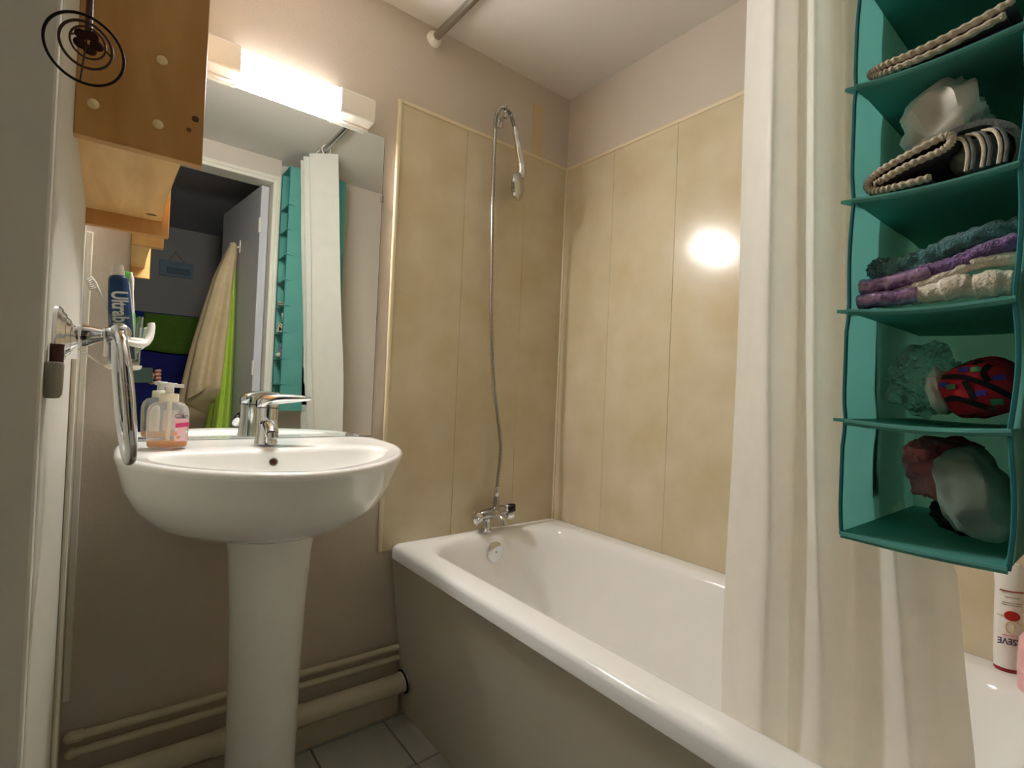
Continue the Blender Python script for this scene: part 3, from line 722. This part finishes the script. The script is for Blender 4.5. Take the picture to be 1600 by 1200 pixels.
# shelf 2: fluffy socks
z2 = LV[2]+.003
def fluff(pts, r, amp, seed, n=22, per=8, flat=1.0):
    P = spline(pts, per); m = tube(P, r if not isinstance(r, list) else [r[min(len(r)-1, int(i*len(r)/len(P)))] for i in range(len(P))], n, flat=flat)
    V = []
    for i, p in enumerate(m[0]):
        c = P[i//n]; d = Vector(p)-c
        k = 1+amp*noise.noise(Vector(p)*170+Vector((seed, 0, 0)))+amp*.6*noise.noise(Vector(p)*420)
        V.append(tuple(c+d*k))
    return V, m[1]
so = thing('fluffy_sock', 'teal fluffy sock lying on top of the sock pile', 'sock', (-.66, yy(.06), z2+.05))
build('sock_leg', fluff([(-.676, yy(.012), z2+.046), (-.677, yy(.030), z2+.0445), (-.678, yy(.060), z2+.051), (-.676, yy(.090), z2+.062), (-.670, yy(.131), z2+.075)], [.0125]*9+[.0115, .008], .35, 1, flat=1.0), 'teal_fluff', so, smooth=True, auto=3)
build('sock_heel', blob((-.668, yy(.017), z2+.049), (.02, .013, .012), .25, 5, 8), 'teal_fluff', so, smooth=True)
so = thing('fluffy_sock', 'purple fluffy sock in a shiny wrapper in the middle of the pile', 'sock', (-.66, yy(.06), z2+.03))
build('sock_leg', fluff([(-.684, yy(.058), z2+.035), (-.684, yy(.085), z2+.040), (-.682, yy(.110), z2+.050), (-.678, yy(.131), z2+.058)], .0095, .3, 4), 'purple_fluff', so, smooth=True, auto=3)
build('wrapper', fluff([(-.684, yy(.003), z2+.0275), (-.686, yy(.02), z2+.0275), (-.686, yy(.045), z2+.031), (-.685, yy(.066), z2+.036)], .0095, .16, 6), 'purple_foil', so, smooth=True, auto=3)
so = thing('slipper_sock', 'cream fleece slipper sock with a shiny purple cuff on the organizer shelf', 'slipper', (-.66, yy(.06), z2))
build('sole', fluff([(-.686, yy(.05), z2+.012), (-.686, yy(.07), z2+.0135), (-.686, yy(.088), z2+.0175), (-.685, yy(.099), z2+.0155), (-.685, yy(.112), z2+.017), (-.684, yy(.129), z2+.016)], [.0095, .0105, .0125, .0125, .010, .0125, .0135, .012], .12, 9), 'cream_fluff', so, smooth=True, auto=3)
build('upper', fluff([(-.688, yy(.035), z2+.0215), (-.689, yy(.06), z2+.0235), (-.688, yy(.085), z2+.032), (-.685, yy(.105), z2+.040), (-.68, yy(.13), z2+.040)], [.002, .004, .005, .006, .007, .007], .06, 12), 'cream_fluff', so, smooth=True, auto=3)
build('cuff', fluff([(-.690, yy(.002), z2+.0095), (-.691, yy(.02), z2+.011), (-.690, yy(.04), z2+.0115), (-.689, yy(.056), z2+.012)], .0088, .14, 15), 'purple_foil', so, smooth=True, auto=3)
# shelf 1: bag + red embroidered cloth
z1 = LV[1]+.003
rc = thing('embroidered_pouch', 'red embroidered pouch with black zigzags in the organizer', 'pouch', (-.62, yy(.1), z1))
build('pouch_body', blob((-.625, yy(.101), z1+.040), (.05, .033, .030), .07, 1.6, 21, boxy=.75, rot=Matrix.Rotation(-.45, 3, 'X')), 'red_cloth', rc, smooth=True)
from mathutils.bvhtree import BVHTree
pbm = rc.children[0].data
bvh = BVHTree.FromPolygons([v.co+rc.location for v in pbm.vertices], [tuple(p.vertices) for p in pbm.polygons])
def stick(name, ab, wdt, mname, parent):
    L_ = []; R_ = []
    P = spline([(0, yy(a), z1+b) for a, b in ab], 5)
    for i, p in enumerate(P):
        q = P[min(i+1, len(P)-1)]-P[max(i-1, 0)]; tn = Vector((0, q.y, q.z)).normalized(); sd_ = Vector((0, -tn.z, tn.y))
        for s_, L2 in ((1, L_), (-1, R_)):
            o_ = p+sd_*s_*wdt
            h = bvh.ray_cast(Vector((-.75, o_.y, o_.z)), Vector((1, 0, 0)))
            if h[0] is not None: L2.append(h[0]-Vector((.0007, 0, 0)))
    n_ = min(len(L_), len(R_))
    if n_ > 1: build(name, sheet([L_[:n_], R_[:n_]]), mname, parent, smooth=True, solid=.0006)
for ab in ([(.068, .022), (.085, .028), (.105, .022), (.128, .012)], [(.074, .05), (.092, .05), (.112, .042), (.13, .03)], [(.094, .046), (.098, .037), (.102, .027)], [(.112, .063), (.108, .055), (.112, .046)], [(.08, .062), (.10, .066), (.125, .058)]):
    stick('black_band', ab, .0026, 'black_cloth', rc)
for a, b, m_ in ((.083, .040, 'green_patch'), (.102, .058, 'green_patch'), (.092, .058, 'blue_patch'), (.107, .034, 'blue_patch'), (.119, .05, 'blue_patch'), (.076, .042, 'blue_patch'), (.118, .026, 'green_patch')):
    stick('embroidery', [(a-.004, b-.001), (a, b), (a+.004, b)], .0026, m_, rc)
build('lining', blob((-.628, yy(.066), z1+.036), (.032, .012, .026), .1, 2, 13, rot=Matrix.Rotation(-.2, 3, 'X')), 'white_cloth', rc, smooth=True)
solo('plastic_bag', blob((-.585, yy(.042), z1+.050), (.06, .030, .037), .3, 2.4, 31, 48, 32), 'clear_bag', 'crinkled clear plastic bag beside the red pouch in the organizer', 'plastic bag', smooth=True)
# shelf 0
z0_ = LV[0]+.003
pk = thing('pink_garment', 'crumpled dusky pink garment in the bottom organizer compartment', 'clothes', (-.6, yy(.06), z0_))
build('bundle', blob((-.585, yy(.066), z0_+.072), (.055, .034, .038), .22, 1.8, 41, 46, 30, boxy=.85), 'pink_cloth', pk, smooth=True)
build('sleeve', blob((-.645, yy(.052), z0_+.096), (.018, .014, .012), .2, 2, 44), 'pink_cloth', pk, smooth=True)
solo('black_garment', blob((-.575, yy(.082), z0_+.024), (.06, .03, .022), .15, 2, 52), 'black_cloth', 'black garment under the pink one in the bottom compartment', 'clothes', smooth=True)
solo('sage_cloth', blob((-.652, yy(.100), z0_+.056), (.036, .027, .043), .16, 1.5, 47, 46, 30, boxy=.7, rot=Matrix.Rotation(-.3, 3, 'X')), 'sage_cloth', 'smooth sage green cloth at the front of the bottom compartment', 'clothes', smooth=True)

# ------------------------------------------------------------------ bottles on the tub rim
def ellb(cx_, cy_, prof, wdir, n=28):
    wdir = Vector(wdir).normalized(); dd = Vector((-wdir.y, wdir.x, 0)); Rg = []
    for hw, hd, z in prof:
        Rg.append([Vector((cx_, cy_, z))+wdir*math.cos(k)*hw+dd*math.sin(k)*hd for k in [2*math.pi*i/n for i in range(n)]])
    return loft(Rg)
RZt = .5235
sx_, sy_ = -.043, -1.272
tw = Vector((.42, -.9, 0)).normalized(); fr = Vector((-.9, -.42, 0))
sb = thing('shampoo_bottle', 'white shampoo bottle with dark red cap standing upside down on the tub rim', 'bottle', (sx_, sy_, RZt))
build('cap', ellb(sx_, sy_, [(.0165, .014, RZt), (.018, .0155, RZt+.002), (.018, .0155, RZt+.007)], tw), 'bottle_red', sb, smooth=True)
build('bottle', ellb(sx_, sy_, [(.0180, .0152, RZt+.007), (.019, .0162, RZt+.03), (.0195, .017, RZt+.09), (.0195, .017, RZt+.15), (.022, .0155, RZt+.185), (.014, .009, RZt+.196)], tw), 'bottle_white', sb, smooth=True)
fo = Vector((sx_, sy_, 0))+fr*.0172
def onb(a, z): return fo+tw*a+Vector((0, 0, z))+fr*(-.0045*(a/.018)**2)
text('lettering', 'ELSEVE', .0155, onb(.001, RZt+.058), -tw, (0, 0, -1), 'ink_dark', sb, sx=.85, bold=.0003)
build('printed_line', tube([onb(-.012, RZt+.068), onb(0, RZt+.068), onb(.014, RZt+.068)], .0011, 6, flat=.4), 'label_pink', sb)
for zz, hw_ in ((.137, .010), (.127, .014), (.123, .014)): build('printed_line', tube([onb(-hw_, RZt+zz), onb(0, RZt+zz), onb(hw_, RZt+zz)], .0010, 6, flat=.4), 'ink_grey', sb)
build('red_dome', xf(ball((0, 0, 0), .0115, .0026, .009, 18, 10), Matrix.Translation(onb(.0, RZt+.104)) @ Matrix(((tw.x, -fr.x, 0, 0), (tw.y, -fr.y, 0, 0), (0, 0, 1, 0), (0, 0, 0, 1)))), 'dome_red', sb, smooth=True)
build('gold_line', tube([onb(-.019, RZt+.103), onb(-.008, RZt+.101), onb(.008, RZt+.094), onb(.02, RZt+.085)], .0009, 6), 'bottle_gold', sb)
build('gold_ring', tube([onb(-.002+.006*math.cos(a), RZt+.083+.010*math.sin(a)) for a in [2*math.pi*i/24 for i in range(24)]], .0012, 6, closed=True), 'bottle_gold', sb)
build('red_bar', tube([onb(-.017, RZt+.148), onb(0, RZt+.148), onb(.017, RZt+.148)], .0034, 6, flat=.3), 'bottle_red', sb)
px_, py_ = -.105, -1.322
pb = thing('pink_bottle', 'translucent pink toiletry bottle in front of the white shampoo bottle', 'bottle', (px_, py_, RZt))
build('bottle', ellb(px_, py_, [(.027, .022, RZt), (.029, .0235, RZt+.004), (.0295, .024, RZt+.06), (.028, .023, RZt+.088), (.020, .017, RZt+.10), (.012, .012, RZt+.104)], tw), 'bottle_pink', pb, smooth=True)
build('cap', lathe([(.013, .103), (.013, .122), (.011, .124)], (px_, py_, RZt), (0, 0, 1), 20), 'white_plastic', pb, smooth=True)
build('label_band', ellb(px_, py_, [(.0297, .0242, RZt+.034), (.0298, .0243, RZt+.042)], tw), 'label_pale', pb)

# ------------------------------------------------------------------ spiral decoration
sc0 = Vector((-1.392, -.85, 1.281))
sd = thing('spiral_ornament', 'dark wire spiral ornament hanging in front of the pine shelf', 'ornament', sc0)
nv = Vector((-.10, -.78, -.62)).normalized(); au = Vector((.95, -.15, -.25)); au = (au-nv*au.dot(nv)).normalized(); bu = nv.cross(au)
def ringpts(c, r, a0=0, a1=360, n=48): return [c+(au*math.cos(math.radians(a0+(a1-a0)*i/n))*1.0+bu*math.sin(math.radians(a0+(a1-a0)*i/n)))*r for i in range(n)]
build('outer_ring', tube(ringpts(sc0, .0275), .0012, 8, closed=True), 'wire_black', sd, smooth=True)
build('middle_ring', tube(ringpts(sc0+Vector((.0005, .006, .0075)), .0185), .0012, 8, closed=True), 'wire_brown', sd, smooth=True)
build('inner_ring', tube(ringpts(sc0+Vector((.0015, .009, .0115)), .0125), .0009, 8, closed=True), 'wire_brown', sd, smooth=True)
fc = sc0+Vector((.0015, .009, .0125))
build('flower', cat(*[xf(ball((0, 0, 0), .0052, .0045, .0012, 10, 6), Matrix.Translation(fc+(au*math.cos(k)+bu*math.sin(k))*.0062) @ Matrix((au, bu, nv)).transposed().to_4x4()) for k in [2*math.pi*i/5 for i in range(5)]]), 'rust', sd, smooth=True)
build('hanger_wire', tube([fc+Vector((0, 0, .008)), fc+Vector((0, 0, .10)), (sc0.x, sc0.y, ZC-.002)], [.0030, .0018, .0012], 8), 'wire_brown', sd, smooth=True)
build('hanger_link', cat(tube([fc+(au*.012), fc+Vector((0, 0, .01))], .0008, 6), tube([fc-(au*.012), fc+Vector((0, 0, .01))], .0008, 6), tube([sc0+bu*.0272, fc+Vector((0, 0, .01))], .0008, 6), tube([sc0-bu*.0272, fc+Vector((0, 0, .01))], .0008, 6), tube([sc0+Vector((0, .004, .006))+au*.0183, fc+Vector((0, 0, .01))], .0008, 6)), 'wire_brown', sd)

# ------------------------------------------------------------------ door seen in the mirror
hg = Vector((-.740, -1.455, 0)); dd_ = Vector((-.065, -.71, 0)).normalized(); dn_ = Vector((-dd_.y, dd_.x, 0))
if dn_.x > 0: dn_ = -dn_
def doorbox(a0, a1, t0, t1, z0, z1):
    P = [hg+dd_*a+dn_*t for a, t in ((a0, t0), (a1, t0), (a1, t1), (a0, t1))]
    return loft([[(p.x, p.y, z0) for p in P], [(p.x, p.y, z1) for p in P]])
dr = struct('door_1', doorbox(0, .69, 0, .038, .012, OZ-.008), 'door_paint', 'pale grey door opened into the dark room', bevel=.002)
for z in (.35, 1.02, 1.75):
    build('hinge', lathe([(.007, 0), (.007, .075)], hg+dn_*.044+Vector((.004, .006, z)), (0, 0, 1), 12), 'white_paint', dr, smooth=True)
hd = build('door_handle', cat(doorbox(.625, .65, .038, .043, .93, 1.10), xf(tube([(0, 0, 0), tuple(dn_*.045), tuple(dn_*.05-dd_*.11)], .008, 10), Matrix.Translation(hg+dd_*.637+dn_*.04+Vector((0, 0, 1.05))))), 'steel_grey', dr)
ha = .33
build('coat_hook', cat(doorbox(ha-.012, ha+.012, .038, .041, 1.70, 1.77), tube(spline([hg+dd_*ha+dn_*.04+Vector((0, 0, 1.735)), hg+dd_*ha+dn_*.07+Vector((0, 0, 1.722)), hg+dd_*ha+dn_*.085+Vector((0, 0, 1.745))], 5), .005, 8)), 'white_plastic', dr, smooth=True)
hookp = hg+dd_*ha+dn_*.062
def hung(name, label, m_, ztop, zlist, seed, cx_off, cat_='towel', slant=0):
    Rg = []; n = 56
    for z, ra, rt, off in zlist:
        P = []
        for i in range(n):
            a = 2*math.pi*i/n; c, s = math.cos(a), math.sin(a)
            k = 1+.16*math.sin(a*5+seed+z*1.2)*min(1, (ztop-z)*2.5)+.08*math.sin(a*9+seed*2)*min(1, (ztop-z)*2.5)
            tt = (off+rt*s*k)
            tt = max(tt, -.018)
            p = hookp+dd_*(ra*c*k+cx_off*(ztop-z))+dn_*tt
            P.append((p.x, p.y, z+(.012*math.sin(a*4+seed) if z < ztop-.4 else 0)-slant*c*max(0, (ztop-z-.3))))
        Rg.append(P)
    return solo(name, loft(Rg), m_, label, cat_, smooth=True, auto=1.5)
hung('bath_towel', 'beige bath towel hanging from the door hook in the mirror', 'beige_towel', 1.75, [(1.752, .012, .008, .006), (1.735, .025, .018, .008), (1.68, .045, .032, .018), (1.55, .07, .05, .04), (1.35, .10, .068, .06), (1.15, .125, .085, .08), (.98, .14, .095, .092), (.86, .15, .10, .10), (.81, .152, .10, .10)], 1.0, .11, slant=.2)
hung('lime_towel', 'lime green towel hanging under the beige one on the door', 'lime_towel', 1.71, [(1.700, .010, .008, .002), (1.60, .022, .014, .004), (1.3, .055, .02, .008), (.95, .10, .034, .02), (.66, .13, .05, .035), (.42, .14, .055, .04)], 2.4, .02)
# clothes rail with navy blanket and green towel
YR = -2.6
cr = thing('clothes_rail', 'grey metal clothes rail in the dark room', 'clothes rail', (-1.0, YR, 0))
build('bar', tube([(-1.55, YR, 1.362), (-.62, YR, 1.362)], .012, 12), 'steel_grey', cr, smooth=True)
for x in (-1.53, -.64):
    build('post', tube([(x, YR, .02), (x, YR, 1.362)], .012, 12), 'steel_grey', cr, smooth=True)
    build('foot', tube([(x, YR-.2, .012), (x, YR+.2, .012)], .012, 10), 'steel_grey', cr, smooth=True)
def drape(name, label, x0, x1, zf, zb, off, m_, seed):
    pts = [(YR+.016+off+.01, zf), (YR+.015+off, zf+.2), (YR+.014+off, 1.30), (YR+.011+off*.7, 1.37+off*.6), (YR, 1.378+off), (YR-.011-off*.7, 1.37+off*.6), (YR-.014-off, 1.30), (YR-.015-off, zb+.1), (YR-.016-off, zb)]
    ps = spline([(0, a, b) for a, b in pts], 5)
    g = [[(x0+(x1-x0)*k/30, p.y+(.008*math.sin(k*.9+seed)+.008*math.sin(k*.37+seed))*(1 if p.y > YR else -1)*min(1, max(0, (1.37-p.z)*2))*(.4 if off < .005 else .2), p.z+.008*math.sin(k*.2+seed)*(1 if p.z < 1.3 else 0)) for p in ps] for k in range(31)]
    return solo(name, sheet(g), m_, label, 'towel' if 'towel' in name else 'blanket', smooth=True, solid=.003, auto=2)
drape('navy_blanket', 'dark navy blanket draped over the clothes rail', -1.48, -.66, .12, .5, 0, 'navy_blanket', 0)
drape('green_towel', 'dark green towel draped over the navy blanket', -1.19, -.78, 1.15, 1.2, .016, 'green_towel', 2)
# plaque on the far wall
pq = thing('wall_plaque', 'grey blue plaque hung by a cord on the far wall', 'plaque', (-.98, -3.268, 1.70))
build('board', box(-1.085, -3.268, 1.755, -.865, -3.256, 1.87), 'plaque_blue', pq, bevel=.003)
build('raised_panel', box(-1.035, -3.256, 1.775, -.885, -3.252, 1.825), 'plaque_dark', pq, bevel=.002)
build('cord', cat(tube([(-1.03, -3.262, 1.865), (-.985, -3.262, 1.945)], .002, 6), tube([(-.985, -3.262, 1.945), (-.92, -3.262, 1.865)], .002, 6)), 'string', pq)
build('nail', lathe([(.004, 0), (.004, .012)], (-.985, -3.27, 1.945), (0, 1, 0), 8), 'steel_grey', pq)

# ------------------------------------------------------------------ phone and photographer (seen in the mirror)
ph = thing('smartphone', 'dark green smartphone held up sideways in two hands', 'phone', CAM-FW*.014)
PC = CAM-FW*.016+RT2*.160-UP2*.012
def pbox(a, b, t0, t1, cx_=0, cy_=0):
    P = [PC+RT2*(cx_+sx*a)+UP2*(cy_+sy*b) for sx, sy in ((-1, -1), (1, -1), (1, 1), (-1, 1))]
    return loft([[p+FW*t0 for p in P], [p+FW*t1 for p in P]])
build('case', pbox(.079, .037, -.004, .0035), 'phone_frame', ph, bevel=.003)
build('back_glass', pbox(.077, .035, .0036, .0042), 'phone_green', ph)
build('screen', pbox(.076, .034, -.0048, -.0041), 'black_plastic', ph)
for a, b in ((-.064, .018), (-.064, -.004), (-.046, .007)):
    build('lens', lathe([(.007, 0), (.007, .0018), (.005, .002)], PC+RT2*a+UP2*b+FW*.0042, FW, 16), 'black_plastic', ph)

def skin_obj(name, verts, edges, radii, mname, parent, root=0, lv=2):
    base = parent.location
    me = bpy.data.meshes.new(name); me.from_pydata([tuple(Vector(v)-base) for v in verts], edges, [])
    o = bpy.data.objects.new(name, me); COL.objects.link(o); o.parent = parent
    sk = o.modifiers.new('skin', 'SKIN'); sk.use_smooth_shade = True
    for i, r in enumerate(radii):
        rr2 = r if isinstance(r, tuple) else (r, r)
        me.skin_vertices[0].data[i].radius = rr2; me.skin_vertices[0].data[i].use_root = (i == root)
    sb2 = o.modifiers.new('sub', 'SUBSURF'); sb2.levels = lv; sb2.render_levels = lv
    me.materials.append(MATS[mname]); return o
pe = thing('person', 'person in dark clothes holding up a phone behind the doorway', 'person', (-1.66, -2.0, 0))
bx, by = -1.66, -2.0
HR = PC+RT2*.102+UP2*-.010-FW*.004     # right hand palm beside the phone end
HL = PC-RT2*.086+UP2*-.03-FW*.02
sh_r = Vector((bx+.18, by+.06, 1.33)); sh_l = Vector((bx-.17, by+.06, 1.33))
el_r = Vector((-1.30, -1.80, 1.02)); el_l = Vector((-1.56, -1.70, 1.04))
wr_r = HR+(el_r-HR).normalized()*.075; wr_l = HL+(el_l-HL).normalized()*.075
bodyV = [(bx, by-.02, .92), (bx, by, 1.10), (bx, by+.03, 1.28), (bx, by+.05, 1.41), (bx+.005, by+.07, 1.49), sh_r, el_r, wr_r, sh_l, el_l, wr_l,
         (bx+.10, by-.02, .86), (bx+.11, by+.01, .48), (bx+.11, by-.02, .09), (bx+.115, by+.13, .045), (bx-.10, by-.02, .86), (bx-.11, by+.01, .48), (bx-.11, by-.02, .09), (bx-.115, by+.13, .045)]
bodyE = [(0, 1), (1, 2), (2, 3), (3, 4), (3, 5), (5, 6), (6, 7), (3, 8), (8, 9), (9, 10), (0, 11), (11, 12), (12, 13), (13, 14), (0, 15), (15, 16), (16, 17), (17, 18)]
bodyR = [(.14, .11), (.125, .095), (.145, .105), (.075, .06), .05, .058, .042, .027, .058, .042, .027, .085, .056, .038, .036, .085, .056, .038, .036]
skin_obj('body', bodyV, bodyE, bodyR, 'skin', pe)
shV = bodyV[:4]+[sh_r, el_r.lerp(sh_r, -.0), el_r.lerp(wr_r, .55), sh_l, el_l, el_l.lerp(wr_l, .55)]
skin_obj('shirt', shV, [(0, 1), (1, 2), (2, 3), (3, 4), (4, 5), (5, 6), (3, 7), (7, 8), (8, 9)], [(.155, .125), (.14, .11), (.16, .12), (.085, .07), .07, .054, .045, .07, .054, .045], 'shirt', pe)
skin_obj('trousers', [(bx, by-.02, .95)]+bodyV[11:14]+bodyV[15:18], [(0, 1), (1, 2), (2, 3), (0, 4), (4, 5), (5, 6)], [(.158, .128), .1, .07, .056, .1, .07, .056], 'jeans', pe)
for s in (1, -1):
    skin_obj('shoe', [(bx+.11*s, by-.05, .045), (bx+.115*s, by+.06, .04), (bx+.12*s, by+.17, .03)], [(0, 1), (1, 2)], [.048, .046, .038], 'black_plastic', pe)
hc = Vector((bx+.01, by+.10, 1.60))
V, F = ball(tuple(hc), .076, .096, .115, 28, 20)
V = [(x, y+(.022*math.exp(-((x-hc.x)/.014)**2-((z-hc.z+.012)/.022)**2) if y > hc.y else 0)-(.012*math.exp(-((abs(x-hc.x)-.032)/.014)**2-((z-hc.z-.012)/.012)**2) if y > hc.y else 0)+(.006*math.exp(-((x-hc.x)/.024)**2-((z-hc.z+.055)/.008)**2) if y > hc.y else 0), z) for x, y, z in V]
hdm = build('head', (V, F), 'skin', pe, smooth=True)
for s in (-1, 1):
    build('eye', ball((hc.x+.032*s, hc.y+.079, hc.z+.012), .011, n=12, m=8), 'white_plastic', hdm, smooth=True)
    build('ear', ball((hc.x+.077*s, hc.y-.005, hc.z-.005), .009, .018, .03, 12, 8), 'skin', hdm, smooth=True)
build('hair', blob((hc.x, hc.y-.018, hc.z+.035), (.083, .096, .095), .05, 3, 4), 'hair', hdm, smooth=True)
def hand(palm, elbow_dir, out, up, thumb_dir, s):
    # palm at the phone edge: fingers go up over the phone end and curl onto the glass side
    palm = Vector(palm); ed = Vector(elbow_dir).normalized()
    wr = palm+ed*.075
    vv = [wr, palm+ed*.03, palm]; ee = [(0, 1), (1, 2)]; rr3 = [(.027, .022), (.034, .019), (.036, .017)]
    o = skin_obj('hand', vv, ee, rr3, 'skin', pe)
    for i, (ln, off) in enumerate(((.030, .030), (.034, .011), (.032, -.009), (.026, -.028))):
        b = palm+up*off*.9
        p1_ = b+out*.010+FW*.012+up*.004
        p2_ = p1_-out*ln*.35*s+FW*.012
        p3_ = p2_-out*ln*.7*s-FW*.002
        fv = [b-FW*.01, p1_, p2_, p3_]
        skin_obj('finger', fv, [(0, 1), (1, 2), (2, 3)], [.0092, .009, .0085, .007], 'skin', pe)
    tb = palm-up*.028
    skin_obj('thumb', [tb+ed*.02, tb-FW*.018-out*.008, tb-FW*.022-out*.03+up*.012, tb-FW*.02-out*.045+up*.02], [(0, 1), (1, 2), (2, 3)], [.012, .011, .010, .008], 'skin', pe)
hand(HR, el_r-HR, RT2, UP2, None, 1)
hand(HL, el_l-HL, -RT2, UP2, None, 1)
